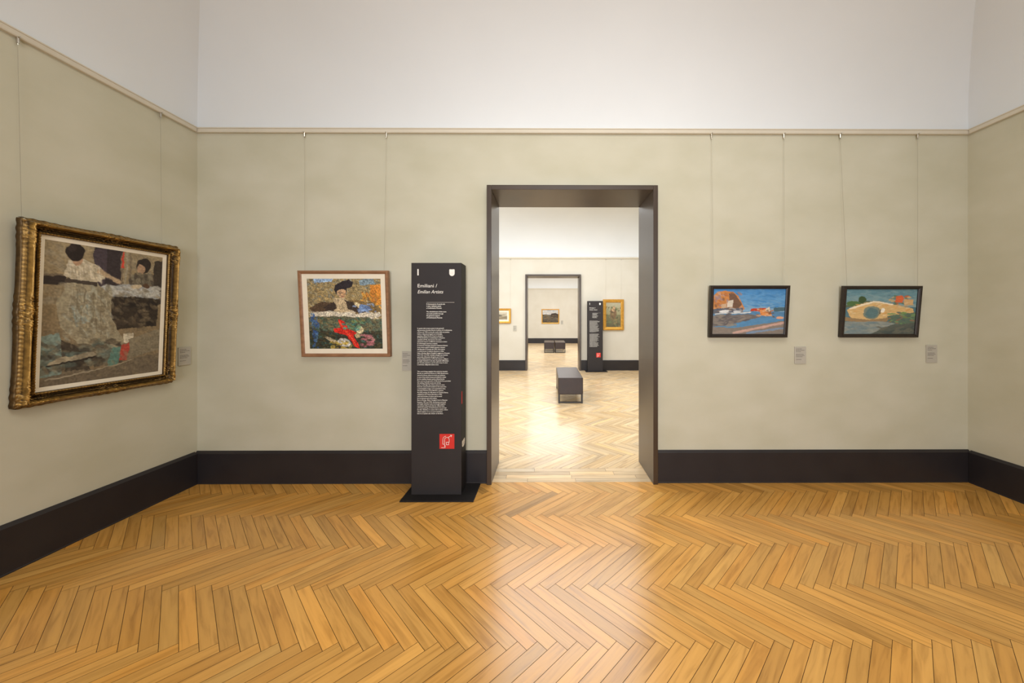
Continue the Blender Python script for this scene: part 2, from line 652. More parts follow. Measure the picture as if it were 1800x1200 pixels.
def plain_frame(W, H, t, d, mat, parent, name='frame', lip=0.006):
    """mitred moulding W x H outside, face width t, depth d, standing at z 0..H, back at y 0"""
    prof = [(0.0, 0.0), (0.0, d - 0.004), (0.004, d), (t * 0.55, d), (t * 0.75, d - 0.006), (t, d - 0.010), (t, 0.004), (t, 0.0)]
    b = MB()
    rings = []
    for s, dd in prof:
        rings.append([b.bm.verts.new(p) for p in ((-W / 2 + s, -dd, s), (W / 2 - s, -dd, s), (W / 2 - s, -dd, H - s), (-W / 2 + s, -dd, H - s))])
    k = len(prof)
    for i in range(k):
        A, B_ = rings[i], rings[(i + 1) % k]
        for c in range(4):
            b.bm.faces.new((A[c], A[(c + 1) % 4], B_[(c + 1) % 4], B_[c]))
    return b.build(name, mat, parent)


def flat_liner(W, H, t, inset, y, mat, parent, name='liner', th=0.008):
    w2, h0, h1 = W / 2 - inset, inset, H - inset
    b = MB()
    outer = [(-w2, h0), (w2, h0), (w2, h1), (-w2, h1)]
    inner = [(-w2 + t, h0 + t), (w2 - t, h0 + t), (w2 - t, h1 - t), (-w2 + t, h1 - t)]
    def ring(pts, yy): return [b.bm.verts.new((x, yy, z)) for x, z in pts]
    A, B_, Cc, Dd = ring(outer, y), ring(inner, y + 0.003), ring(inner, y + th), ring(outer, y + th)
    for P, Q in ((A, B_), (B_, Cc), (Cc, Dd), (Dd, A)):
        for c in range(4):
            b.bm.faces.new((P[c], P[(c + 1) % 4], Q[(c + 1) % 4], Q[c]))
    return b.build(name, mat, parent)


def ornate_frame(W, H, t, d, parent):
    """gilded swept frame with relief: beads, fluting, leafy corners and cartouches"""
    ns, na = 34, 230
    def prof(s):   # s 0..1 from outside to inside -> height
        base = 0.030 + 0.0
        hi = math.exp(-((s - 0.32) / 0.15) ** 2) * 0.046 + 0.007 * math.exp(-((s - 0.56) / 0.03) ** 2) + 0.006 * math.exp(-((s - 0.70) / 0.025) ** 2)
        scoop = -0.008 * math.exp(-((s - 0.62) / 0.14) ** 2)
        inner = 0.012 * math.exp(-((s - 0.88) / 0.07) ** 2)
        return base + hi + scoop + inner
    ncoarse = rng.random((4, 400, 40))
    b_verts, b_faces, b_cols = [], [], []
    sides = [((-W / 2, 0), (1, 0), (0, 1), W), ((W / 2, 0), (0, 1), (-1, 0), H), ((W / 2, H), (-1, 0), (0, -1), W), ((-W / 2, H), (0, -1), (1, 0), H)]
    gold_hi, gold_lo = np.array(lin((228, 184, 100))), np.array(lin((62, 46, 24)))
    for si, (o, dr, inn, L) in enumerate(sides):
        base_i = len(b_verts)
        for i in range(na + 1):
            f = i / na
            for k in range(ns + 1):
                s = k / ns
                sm = s * t
                a = sm + f * (L - 2 * sm)      # mitred
                dc = min(a, L - a); dm = abs(a - L / 2)
                corner = max(0.0, 1 - dc / 0.20); mid = max(0.0, 1 - dm / 0.15)
                orn = min(1.0, 1.6 * max(corner, mid)) if max(corner, mid) > 0 else 0
                h = prof(s)
                # shell and leaf relief
                leaf = (math.sin(a * 210 + 7 * math.sin(s * 11)) * math.sin(s * 26 + 4 * math.sin(a * 85)))
                rnd = ncoarse[si, int(a / L * 150) % 400, int(s * 14)]
                relief = (0.10 + 0.90 * orn) * (0.009 * leaf + 0.010 * (rnd - 0.45)) * math.sin(PI * min(1, max(0, s)))
                bead = 0.0
                if 0.80 < s < 0.96:
                    bead = 0.004 * abs(math.sin(a * PI / 0.016))
                if 0.05 < s < 0.17:
                    bead = 0.003 * abs(math.sin(a * PI / 0.024))
                h2 = h + relief + bead
                out = 0.0
                if s < 0.25:
                    out = (0.006 * orn * (0.7 + 0.3 * math.sin(a * 130))) * (1 - s / 0.25)
                if k == ns: h2 = 0.020
                px = o[0] + dr[0] * a + inn[0] * (sm - out)
                pz = o[1] + dr[1] * a + inn[1] * (sm - out)
                if out > 0 and dc < 0.02:
                    pass
                b_verts.append((px, -h2, pz))
                cav = min(1, max(0, 0.40 + 55 * relief + 90 * bead - 0.18 * (bead == 0 and (0.03 < s < 0.19 or 0.78 < s < 0.98)) + 11 * (h - 0.056) - 0.22 * (abs(s - 0.5) < 0.03) - 0.25 * (abs(s - 0.63) < 0.035) - 0.2 * (abs(s - 0.76) < 0.03)))  # recess shade and ridge highlights put into the gilt colour
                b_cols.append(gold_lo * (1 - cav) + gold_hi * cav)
        w = ns + 1
        for i in range(na):
            for k in range(ns):
                a0 = base_i + i * w + k
                b_faces.append((a0, a0 + w, a0 + w + 1, a0 + 1))
        # outer rim down to the wall
        r0 = len(b_verts)
        for i in range(na + 1):
            v = b_verts[base_i + i * w]
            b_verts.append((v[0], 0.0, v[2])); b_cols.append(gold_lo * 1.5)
        for i in range(na):
            b_faces.append((base_i + i * w, r0 + i, r0 + i + 1, base_i + (i + 1) * w))
    me = bpy.data.meshes.new('frame')
    me.from_pydata(b_verts, [], b_faces)
    ca = me.color_attributes.new('Col', 'FLOAT_COLOR', 'POINT')
    cols = np.concatenate([np.array(b_cols), np.ones((len(b_cols), 1))], 1).astype(np.float32)
    ca.data.foreach_set('color', cols.ravel())
    for p in me.polygons: p.use_smooth = True
    bm = bmesh.new(); bm.from_mesh(me)
    bmesh.ops.remove_doubles(bm, verts=bm.verts, dist=1e-5)
    bmesh.ops.recalc_face_normals(bm, faces=bm.faces)
    bm.to_mesh(me); bm.free()
    return link_mesh('frame', me, M['gold'], parent)


# --- the gilded painting on the left wall
def art_lady():
    A = Art(210, 250, (150, 132, 100))
    A.grad(0, (158, 142, 110), 0.45, (140, 122, 92)).grad(0.45, (140, 122, 92), 1.0, (122, 106, 82))
    A.dabs(260, 0, 1, 0, 0.45, [(166, 150, 118), (144, 130, 104), (134, 120, 94), (150, 140, 118)], 0.012, 0.03, 2.2, 0.4, 0.5)
    # dark cabinet with pale spines beside it
    A.poly([(0.36, 0.0), (0.60, 0.0), (0.62, 0.30), (0.36, 0.30)], (58, 50, 52))
    for k, u in enumerate((0.60, 0.635, 0.67)):
        A.line(u, 0.02, u + 0.005, 0.27, 0.018, (132, 118, 96) if k != 1 else (160, 150, 128))
    A.line(0.605, 0.02, 0.605, 0.13, 0.014, (206, 74, 58))
    A.poly([(0.36, 0.02), (0.46, 0.0), (0.46, 0.3), (0.36, 0.3)], (74, 64, 70))
    # second, smaller seated figure at the right
    A.ell(0.80, 0.10, 0.075, 0.06, (52, 44, 40)); A.ell(0.775, 0.125, 0.04, 0.04, (170, 140, 112))
    A.poly([(0.70, 0.17), (0.90, 0.16), (0.95, 0.34), (0.66, 0.34)], (98, 90, 76))
    A.dabs(60, 0.68, 0.94, 0.16, 0.34, [(120, 110, 92), (82, 74, 64), (136, 128, 108)], 0.01, 0.02, 2, 1.2)
    A.poly([(0.90, 0.05), (1.0, 0.03), (1.0, 0.42), (0.92, 0.42)], (66, 58, 50))
    # keyboard like dark shelf at left
    A.poly([(0.0, 0.24), (0.17, 0.245), (0.17, 0.30), (0.0, 0.30)], (54, 46, 42))
    A.line(0.0, 0.235, 0.18, 0.24, 0.012, (118, 104, 84))
    # table with a pale cloth and objects
    A.poly([(0.42, 0.29), (0.66, 0.26), (0.98, 0.30), (0.96, 0.38), (0.46, 0.37)], (150, 152, 150))
    A.dabs(60, 0.45, 0.95, 0.28, 0.36, [(176, 178, 176), (138, 140, 140), (190, 188, 178)], 0.012, 0.025, 3, 0.1)
    A.poly([(0.50, 0.365), (0.97, 0.37), (0.95, 0.60), (0.55, 0.62)], (56, 48, 40))
    A.dabs(50, 0.55, 0.95, 0.38, 0.6, [(70, 60, 50), (44, 38, 34), (86, 74, 58)], 0.012, 0.03, 2, 0.2)
    A.ell(0.74, 0.275, 0.05, 0.016, (196, 180, 150)); A.ell(0.83, 0.27, 0.03, 0.02, (88, 66, 50))
    # skirt, wide and pale
    A.poly([(0.20, 0.25), (0.40, 0.27), (0.52, 0.36), (0.50, 0.48), (0.58, 0.62), (0.66, 0.74), (0.52, 0.79), (0.30, 0.74), (0.14, 0.60), (0.10, 0.42)], (158, 148, 122))
    A.poly([(0.36, 0.36), (0.50, 0.40), (0.56, 0.64), (0.44, 0.70)], (138, 128, 104))
    A.poly([(0.20, 0.44), (0.34, 0.42), (0.36, 0.56), (0.24, 0.60)], (150, 160, 152))
    A.dabs(150, 0.16, 0.52, 0.30, 0.70, [(172, 162, 136), (146, 136, 112), (164, 164, 148), (130, 122, 100)], 0.008, 0.02, 3.5, 1.0, 0.6)
    # blouse
    A.poly([(0.17, 0.13), (0.27, 0.10), (0.40, 0.15), (0.46, 0.22), (0.38, 0.28), (0.22, 0.28), (0.15, 0.24)], (196, 184, 158))
    A.dabs(70, 0.18, 0.43, 0.13, 0.26, [(214, 204, 180), (176, 164, 138), (202, 190, 164)], 0.007, 0.016, 3, 0.5, 0.7)
    A.line(0.40, 0.18, 0.58, 0.25, 0.03, (188, 164, 132))
    for k in range(9):
        u = 0.21 + 0.032 * k
        A.line(u, 0.30 + 0.008 * k, u - 0.03 + 0.03 * (k % 3), 0.52 + 0.02 * k, 0.008, (120, 110, 88) if k % 2 else (180, 172, 148), 0.7)
    for k in range(7):
        A.line(0.19 + 0.035 * k, 0.15 + 0.012 * (k % 2), 0.20 + 0.037 * k, 0.25, 0.007, (164, 150, 124) if k % 2 else (222, 212, 190), 0.7)
    A.poly([(0.16, 0.26), (0.40, 0.27), (0.40, 0.295), (0.16, 0.29)], (74, 64, 56))
    # head seen from behind
    A.ell(0.245, 0.115, 0.038, 0.045, (182, 148, 118)); A.ell(0.225, 0.065, 0.068, 0.062, (44, 36, 34)); A.ell(0.20, 0.035, 0.03, 0.03, (56, 46, 44))
    # floor, rug and slippers
    A.poly([(0.0, 0.66), (0.14, 0.64), (0.16, 0.92), (0.0, 0.94)], (126, 142, 132))
    A.poly([(0.14, 0.68), (0.34, 0.76), (0.36, 0.92), (0.18, 0.90)], (70, 62, 52))
    A.poly([(0.36, 0.80), (0.60, 0.78), (0.58, 0.88), (0.40, 0.90)], (88, 80, 66))
    A.dabs(70, 0.02, 0.6, 0.7, 0.9, [(104, 96, 78), (64, 56, 48), (120, 130, 118), (92, 106, 98)], 0.012, 0.03, 2.5, 0.1, 0.6)
    A.ell(0.17, 0.83, 0.11, 0.025, (168, 156, 130), -0.15); A.ell(0.32, 0.81, 0.10, 0.02, (150, 140, 118), -0.12); A.line(0.06, 0.86, 0.40, 0.825, 0.012, (44, 38, 34))
    A.poly([(0.63, 0.66), (0.72, 0.65), (0.73, 0.72), (0.64, 0.73)], (206, 196, 172))
    A.poly([(0.62, 0.74), (0.70, 0.73), (0.68, 0.86), (0.60, 0.86)], (176, 76, 62)); A.poly([(0.54, 0.76), (0.62, 0.76), (0.60, 0.90), (0.50, 0.90)], (96, 128, 116))
    A.poly([(0.68, 0.70), (1.0, 0.62), (1.0, 0.80), (0.70, 0.86)], (134, 124, 102))
    A.poly([(0.0, 0.95), (0.2, 0.90), (0.45, 0.92), (0.7, 0.86), (1.0, 0.84), (1.0, 1.0), (0.0, 1.0)], (112, 100, 82))
    A.dabs(220, 0, 1, 0.3, 1, [(150, 134, 104), (112, 100, 80), (134, 122, 98)], 0.006, 0.016, 3, 0.3, 0.35)
    A.im *= 1 + 0.22 * (smooth_noise(A.h, A.w, 110, 80)[..., None] - 0.5)
    A.line(0.05, 0.95, 0.45, 0.915, 0.008, (166, 154, 130)); A.line(0.45, 0.915, 0.72, 0.87, 0.008, (160, 148, 122))
    return A.finish(0.16)


FY0, FY1 = 2.108, 2.985
p1w, p1h = FY1 - FY0, 1.092
p1 = empty('framed_painting', (XL + 0.004, (FY0 + FY1) / 2, 0.930), (math.radians(2.3), 0, PI / 2))
tag(p1, 'large painting of a seated lady in an ornate gilded frame on the side wall', 'painting')
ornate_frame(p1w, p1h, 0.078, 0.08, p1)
flat_liner(p1w, p1h, 0.026, 0.076, -0.026, M['cream'], p1)
art_lady().mesh('canvas', p1w - 2 * 0.098, p1h - 2 * 0.098, -0.021, p1, z0=0.098)


# --- painting beside the panel
def art_interior():
    A = Art(200, 190, (150, 132, 92))
    A.dabs(500, 0, 1, 0, 0.5, [(168, 150, 104), (136, 124, 96), (150, 142, 116), (122, 110, 84), (170, 144, 96), (132, 138, 132)], 0.008, 0.018, 2, 0.5, 0.75)
    A.poly([(0.10, 0.0), (0.36, 0.0), (0.34, 0.05), (0.10, 0.07)], (150, 176, 206)); A.poly([(0.70, 0.03), (0.88, 0.0), (0.9, 0.08), (0.72, 0.10)], (126, 146, 156))
    A.poly([(0.84, 0.10), (0.98, 0.08), (1.0, 0.36), (0.84, 0.38)], (204, 132, 52))
    A.dabs(50, 0.72, 0.98, 0.20, 0.45, [(210, 150, 60), (186, 120, 50), (150, 110, 60)], 0.01, 0.025, 2, 1.3)
    # sofa sweep
    A.poly([(0.02, 0.42), (0.20, 0.33), (0.42, 0.36), (0.44, 0.46), (0.10, 0.50)], (84, 66, 50))
    A.poly([(0.56, 0.30), (0.88, 0.34), (1.0, 0.44), (1.0, 0.54), (0.60, 0.52)], (126, 104, 66))
    # two figures close together
    A.poly([(0.37, 0.17), (0.39, 0.10), (0.46, 0.06), (0.56, 0.02), (0.62, 0.06), (0.60, 0.12), (0.53, 0.15), (0.52, 0.21), (0.44, 0.17), (0.40, 0.22)], (46, 40, 44))
    A.poly([(0.41, 0.19), (0.44, 0.16), (0.51, 0.17), (0.52, 0.24), (0.48, 0.29), (0.43, 0.27)], (190, 156, 120)); A.ell(0.485, 0.215, 0.022, 0.03, (206, 164, 122)); A.line(0.44, 0.205, 0.47, 0.20, 0.008, (84, 62, 50)); A.line(0.465, 0.255, 0.49, 0.255, 0.008, (160, 92, 76))
    A.poly([(0.36, 0.28), (0.52, 0.27), (0.60, 0.40), (0.62, 0.50), (0.38, 0.50), (0.33, 0.40)], (186, 166, 132))
    A.poly([(0.50, 0.30), (0.64, 0.36), (0.82, 0.42), (0.76, 0.50), (0.54, 0.44)], (66, 54, 46))
    A.poly([(0.22, 0.40), (0.36, 0.34), (0.40, 0.42), (0.26, 0.48)], (62, 50, 44))
    A.ell(0.68, 0.38, 0.06, 0.03, (216, 198, 158), 0.5)
    A.ell(0.76, 0.42, 0.07, 0.05, (118, 146, 190)); A.dabs(20, 0.62, 0.9, 0.36, 0.5, [(140, 160, 196), (100, 120, 160)], 0.01, 0.02, 2)
    # pale cloth sweep
    A.poly([(0.02, 0.50), (0.30, 0.45), (0.60, 0.50), (0.96, 0.47), (0.98, 0.53), (0.66, 0.58), (0.30, 0.53), (0.04, 0.54)], (206, 196, 176))
    A.dabs(60, 0.05, 0.95, 0.47, 0.56, [(226, 216, 196), (190, 182, 168), (212, 200, 174)], 0.008, 0.015, 4, 0.1, 0.7)
    # dark green foreground
    A.poly([(0.0, 0.54), (0.4, 0.53), (1.0, 0.57), (1.0, 0.78), (0.0, 0.70)], (98, 96, 76))
    A.poly([(0.0, 0.68), (0.5, 0.72), (1.0, 0.78), (1.0, 1.0), (0.0, 1.0)], (58, 58, 46))
    A.dabs(380, 0, 1, 0.56, 0.76, [(112, 112, 84), (82, 84, 66), (70, 96, 80), (126, 112, 78), (90, 110, 96)], 0.008, 0.018, 2, 0.2, 0.75)
    A.dabs(380, 0, 1, 0.74, 1.0, [(52, 56, 42), (70, 76, 56), (44, 62, 56), (84, 74, 48), (54, 46, 36), (64, 92, 84)], 0.008, 0.018, 2, 0.2, 0.8)
    A.dabs(40, 0.03, 0.14, 0.5, 0.98, [(64, 96, 150), (54, 80, 130), (80, 110, 140)], 0.01, 0.02, 1.8, 1.4)
    A.poly([(0.40, 0.58), (0.47, 0.60), (0.54, 0.71), (0.66, 0.76), (0.60, 0.80), (0.68, 0.98), (0.62, 0.97), (0.50, 0.80), (0.36, 0.76), (0.34, 0.71), (0.43, 0.70)], (206, 44, 34))
    A.line(0.42, 0.62, 0.62, 0.92, 0.02, (226, 74, 50))
    A.ell(0.69, 0.72, 0.045, 0.05, (204, 190, 150)); A.ell(0.66, 0.80, 0.03, 0.03, (190, 170, 128))
    A.ell(0.47, 0.90, 0.09, 0.06, (200, 196, 186), 0.3); A.ell(0.30, 0.86, 0.09, 0.025, (170, 156, 126), 0.4)
    A.dabs(30, 0.7, 0.9, 0.78, 0.95, [(176, 108, 116), (150, 90, 96), (190, 130, 130)], 0.01, 0.02, 2)
    A.dabs(24, 0.3, 0.55, 0.88, 0.99, [(196, 168, 76), (160, 140, 70)], 0.01, 0.018, 2)
    A.dabs(24, 0.45, 0.75, 0.58, 0.72, [(70, 130, 120), (96, 140, 110), (112, 120, 70)], 0.01, 0.02, 2)
    A.im *= 1 + 0.55 * (smooth_noise(A.h, A.w, 95, 95)[..., None] - 0.5)
    return A.finish(0.25)


def hang(name, label, pl, pr, zb, w, h, lean, group=None):
    o = empty(name, ((pl + pr) / 2, YW - 0.003, zb), (math.radians(lean), 0, 0))
    return tag(o, label, 'painting', group)


bl, br = at(531, 626, YW - 0.035), at(686, 626, YW - 0.035)
p2w, p2h = 0.770, 0.744
p2 = hang('framed_painting', 'square indoor scene with a bright red shape, in a thin brown frame with cream liner', bl.x, br.x, 1.112, p2w, p2h, 4.2)
plain_frame(p2w, p2h, 0.028, 0.040, M['brown_frame'], p2)
flat_liner(p2w, p2h, 0.044, 0.025, -0.027, M['cream'], p2)
art_interior().mesh('canvas', p2w - 0.124, p2h - 0.124, -0.0225, p2, z0=0.062)


# --- the two small black framed landscapes
def art_coast():
    A = Art(190, 130, (110, 150, 190))
    A.grad(0, (64, 128, 186), 0.5, (132, 168, 194)).grad(0.5, (84, 128, 164), 1.0, (96, 138, 168))
    A.dabs(120, 0.35, 1, 0.02, 0.42, [(76, 138, 192), (96, 152, 198), (58, 122, 180)], 0.01, 0.03, 3, 0.1, 0.5)
    A.poly([(0.0, 0.16), (0.06, 0.08), (0.16, 0.04), (0.27, 0.07), (0.34, 0.16), (0.40, 0.30), (0.44, 0.44), (0.40, 0.52), (0.0, 0.54)], (192, 128, 70))
    A.dabs(90, 0.02, 0.38, 0.10, 0.5, [(206, 142, 82), (170, 108, 66), (150, 126, 128), (184, 150, 132), (130, 92, 70)], 0.012, 0.03, 2, 1.0, 0.8)
    A.poly([(0.22, 0.10), (0.30, 0.12), (0.40, 0.34), (0.36, 0.44), (0.24, 0.40)], (112, 84, 66))
    A.poly([(0.20, 0.27), (0.28, 0.24), (0.28, 0.40), (0.20, 0.42)], (206, 196, 180)); A.poly([(0.12, 0.34), (0.19, 0.32), (0.19, 0.44), (0.12, 0.45)], (190, 160, 130))
    A.poly([(0.0, 0.44), (0.42, 0.42), (0.42, 0.52), (0.0, 0.54)], (94, 96, 104))
    A.dabs(30, 0.02, 0.42, 0.42, 0.52, [(70, 84, 110), (168, 164, 160), (120, 92, 70)], 0.008, 0.016, 2.5, 0)
    A.line(0.04, 0.55, 0.52, 0.52, 0.025, (206, 208, 206))
    A.ell(0.16, 0.50, 0.07, 0.030, (214, 216, 216), -0.1); A.ell(0.34, 0.50, 0.06, 0.026, (196, 200, 204), -0.1)
    A.poly([(0.52, 0.44), (0.74, 0.42), (0.76, 0.48), (0.52, 0.50)], (184, 64, 36))
    A.poly([(0.66, 0.46), (0.80, 0.44), (0.82, 0.60), (0.66, 0.58)], (214, 140, 80)); A.poly([(0.74, 0.44), (0.79, 0.40), (0.80, 0.52), (0.74, 0.52)], (222, 206, 180))
    A.dabs(24, 0.6, 0.86, 0.44, 0.62, [(96, 70, 54), (176, 104, 60), (208, 180, 150)], 0.01, 0.018, 1.8)
    A.poly([(0.84, 0.42), (1.0, 0.41), (1.0, 0.48), (0.84, 0.50)], (74, 100, 110))
    A.poly([(0.0, 0.60), (0.5, 0.55), (0.66, 0.62), (0.2, 0.80), (0.0, 0.84)], (110, 104, 102))
    A.dabs(60, 0, 0.5, 0.58, 0.8, [(128, 120, 112), (92, 88, 90), (140, 132, 120)], 0.01, 0.025, 4, -0.15)
    A.poly([(0.34, 0.76), (0.60, 0.66), (1.0, 0.60), (1.0, 0.72), (0.62, 0.80), (0.36, 0.86)], (86, 136, 176))
    A.poly([(0.0, 0.84), (0.36, 0.86), (0.66, 0.78), (1.0, 0.70), (1.0, 1.0), (0.0, 1.0)], (132, 122, 112))
    A.line(0.32, 0.97, 0.98, 0.75, 0.05, (196, 160, 146)); A.line(0.5, 0.97, 1.0, 0.86, 0.04, (122, 142, 166))
    A.ell(0.93, 0.64, 0.05, 0.03, (214, 160, 130))
    return A.finish(0.14)


def art_bridge():
    A = Art(190, 126, (100, 140, 150))
    A.grad(0, (92, 132, 144), 0.4, (142, 162, 160)).grad(0.4, (84, 120, 130), 1.0, (98, 116, 116))
    A.dabs(120, 0.0, 1, 0.02, 0.35, [(104, 144, 154), (130, 156, 160), (86, 126, 140)], 0.012, 0.03, 3, 0.1, 0.5)
    A.poly([(0.0, 0.36), (0.12, 0.30), (0.30, 0.26), (0.5, 0.28), (0.5, 0.36), (0.0, 0.40)], (92, 104, 84))
    A.ell(0.24, 0.235, 0.055, 0.075, (64, 84, 52)); A.ell(0.12, 0.32, 0.10, 0.05, (82, 112, 66))
    A.dabs(40, 0.62, 0.95, 0.16, 0.36, [(90, 110, 76), (190, 96, 62), (206, 172, 124), (120, 132, 120)], 0.012, 0.026, 1.6)
    A.poly([(0.70, 0.17), (0.78, 0.13), (0.82, 0.20), (0.80, 0.30), (0.70, 0.30)], (212, 104, 64)); A.poly([(0.82, 0.22), (0.95, 0.24), (0.95, 0.36), (0.82, 0.36)], (204, 168, 120))
    # stone bridge with one round arch and its mirror
    A.poly([(0.03, 0.46), (0.14, 0.38), (0.30, 0.30), (0.44, 0.27), (0.58, 0.31), (0.74, 0.37), (0.96, 0.44), (0.98, 0.56), (0.62, 0.64), (0.40, 0.70), (0.10, 0.64)], (212, 178, 122))
    A.dabs(60, 0.06, 0.9, 0.32, 0.6, [(220, 172, 104), (198, 166, 122), (230, 206, 166), (206, 150, 84)], 0.008, 0.02, 2.5, -0.2, 0.6)
    A.line(0.08, 0.43, 0.40, 0.28, 0.03, (236, 220, 190)); A.line(0.40, 0.28, 0.66, 0.34, 0.03, (236, 222, 196))
    A.ell(0.38, 0.52, 0.115, 0.145, (120, 132, 120)); A.ell(0.385, 0.53, 0.085, 0.105, (92, 120, 122))
    A.ell(0.535, 0.47, 0.030, 0.05, (238, 232, 216)); A.line(0.5, 0.46, 0.5, 0.55, 0.014, (84, 74, 62))
    A.poly([(0.02, 0.62), (0.36, 0.68), (0.66, 0.62), (0.60, 0.72), (0.20, 0.74), (0.0, 0.70)], (150, 126, 92))
    A.poly([(0.60, 0.60), (1.0, 0.50), (1.0, 0.78), (0.66, 0.78)], (92, 112, 96)); A.dabs(40, 0.62, 0.98, 0.52, 0.78, [(104, 140, 84), (84, 100, 96), (146, 110, 84), (120, 150, 100)], 0.012, 0.025, 2)
    A.poly([(0.0, 0.72), (0.55, 0.72), (0.72, 0.76), (0.60, 0.90), (0.3, 1.0), (0.0, 1.0)], (142, 148, 140))
    A.dabs(70, 0, 0.62, 0.74, 1.0, [(156, 158, 148), (124, 136, 134), (110, 130, 136)], 0.012, 0.03, 4, 0.0, 0.6)
    A.poly([(0.66, 0.80), (1.0, 0.74), (1.0, 1.0), (0.36, 1.0)], (88, 94, 86))
    A.dabs(30, 0.5, 1.0, 0.84, 1.0, [(74, 84, 80), (104, 104, 92)], 0.012, 0.03, 3, -0.2)
    return A.finish(0.14)


bl, br = at(1246, 592.5, YW - 0.038), at(1385, 592.5, YW - 0.038)
p3w, p3h = 0.688, 0.453
p3 = hang('framed_painting', 'black framed seaside village with orange cliff under a bright blue sky', bl.x, br.x, 1.279, p3w, p3h, 5.0, 'small black framed landscapes')
plain_frame(p3w, p3h, 0.030, 0.038, M['black_frame'], p3)
art_coast().mesh('canvas', p3w - 0.056, p3h - 0.056, -0.020, p3, z0=0.028)

bl, br = at(1478, 592.5, YW - 0.038), at(1615, 592.5, YW - 0.038)
p4w, p4h = 0.682, 0.450
p4 = hang('framed_painting', 'black framed landscape with a pale arched stone bridge over teal water', bl.x, br.x, 1.279, p4w, p4h, 5.0, 'small black framed landscapes')
plain_frame(p4w, p4h, 0.030, 0.038, M['black_frame'], p4)
art_bridge().mesh('canvas', p4w - 0.056, p4h - 0.056, -0.020, p4, z0=0.028)


# --- pictures in the rooms beyond
def art_small(kind):
    if kind == 0:
        A = Art(70, 90, (150, 146, 120)); A.grad(0, (176, 170, 146), 0.5, (150, 146, 110)).grad(0.5, (118, 116, 86), 1, (96, 92, 70))
        A.ell(0.5, 0.45, 0.2, 0.28, (120, 96, 72)); A.ell(0.5, 0.28, 0.11, 0.1, (196, 160, 124)); A.dabs(60, 0, 1, 0.2, 1, [(110, 120, 84), (140, 124, 86), (90, 84, 64)], 0.02, 0.05, 2)
    elif kind == 1:
        A = Art(90, 66, (196, 186, 164)); A.poly([(0, 0.55), (0.4, 0.5), (1, 0.58), (1, 1), (0, 1)], (140, 128, 104)); A.ell(0.5, 0.45, 0.22, 0.12, (110, 104, 94)); A.dabs(40, 0, 1, 0.3, 1, [(160, 150, 126), (120, 112, 94)], 0.02, 0.05, 3)
    else:
        A = Art(110, 90, (150, 160, 168)); A.grad(0, (176, 182, 184), 0.35, (196, 188, 176)).grad(0.35, (104, 98, 84), 1, (74, 66, 54))
        A.dabs(40, 0, 1, 0, 0.35, [(206, 204, 200), (150, 160, 170), (186, 180, 176)], 0.03, 0.06, 2.5); A.poly([(0.55, 0.3), (0.8, 0.24), (1, 0.34), (1, 0.6), (0.5, 0.62)], (66, 54, 44)); A.dabs(50, 0, 1, 0.4, 1, [(92, 82, 66), (120, 96, 66), (64, 56, 46)], 0.02, 0.05, 3)
    return A.finish(0.15)


a, b_ = at(1060, 580, Y2B - 0.03), at(1096.5, 526, Y2B - 0.03)
w_, h_ = b_.x - a.x, b_.z - a.z
pg = tag(empty('framed_painting', ((a.x + b_.x) / 2, Y2B - 0.002, a.z)), 'upright picture in a broad bright gold frame beside the far doorway', 'painting')
plain_frame(w_, h_, 0.085, 0.045, M['gold_thin'], pg)
art_small(0).mesh('canvas', w_ - 0.15, h_ - 0.15, -0.025, pg, z0=0.075)

a, b_ = at(855, 568, Y2B - 0.03), at(898, 542, Y2B - 0.03)
w_, h_ = b_.x - a.x, b_.z - a.z
pe = tag(empty('framed_painting', ((a.x + b_.x) / 2, Y2B - 0.002, a.z)), 'small wide picture in pale gold frame, cut off by the door jamb', 'painting')
plain_frame(w_, h_, 0.055, 0.04, M['gold_thin'], pe)
flat_liner(w_, h_, 0.05, 0.05, -0.022, M['cream'], pe)
art_small(1).mesh('canvas', w_ - 0.18, h_ - 0.18, -0.018, pe, z0=0.09)

a, b_ = at(952, 568.5, Y3B - 0.03), at(983, 543, Y3B - 0.03)
w_, h_ = b_.x - a.x, b_.z - a.z
pf = tag(empty('framed_painting', ((a.x + b_.x) / 2, Y3B - 0.002, a.z)), 'picture of dark trees under cloudy sky on the farthest wall', 'painting')
plain_frame(w_, h_, 0.05, 0.04, M['gold_thin'], pf)
art_small(2).mesh('canvas', w_ - 0.09, h_ - 0.09, -0.02, pf, z0=0.045)


# ------------------------------------------------------------------ hanging wires
def hanger(label, top, bottom, group, out=Vector((0, -1, 0))):
    """brass hook on the rail and a thin wire; top is the point under the rail"""
    r = tag(empty('picture_hanger', top), label, 'picture hanger', group)
    t = Vector((0, 0, 0)); bt = Vector(bottom) - Vector(top)
    h = MB()
    h.tube(t + Vector((0, 0, 0.006)), t + Vector((0, 0, -0.030)), 0.0065, 10)
    h.tube(t + Vector((0, 0, -0.030)), t + Vector((0, 0, -0.040)), 0.003, 8)
    h.tube(t + out * 0.0 + Vector((0, 0, 0.004)), t + out * 0.016 + Vector((0, 0, 0.004)), 0.004, 8)
    h.build('hook', M['steel'], r, smooth=False)
    MB().tube(t + Vector((0, 0, -0.038)), bt, 0.0008, 6).build('wire', M['wire'], r)
    return r


YH = YW - 0.020
GW = 'steel hanging wires on the back wall'
def back_hanger(px_top, px_bot, py_bot, yb, label):
    tp = at(px_top, 236, YH); tp.z = ZR0 - 0.004
    bt = at(px_bot, py_bot, yb)
    hanger(label, tp, bt, GW)


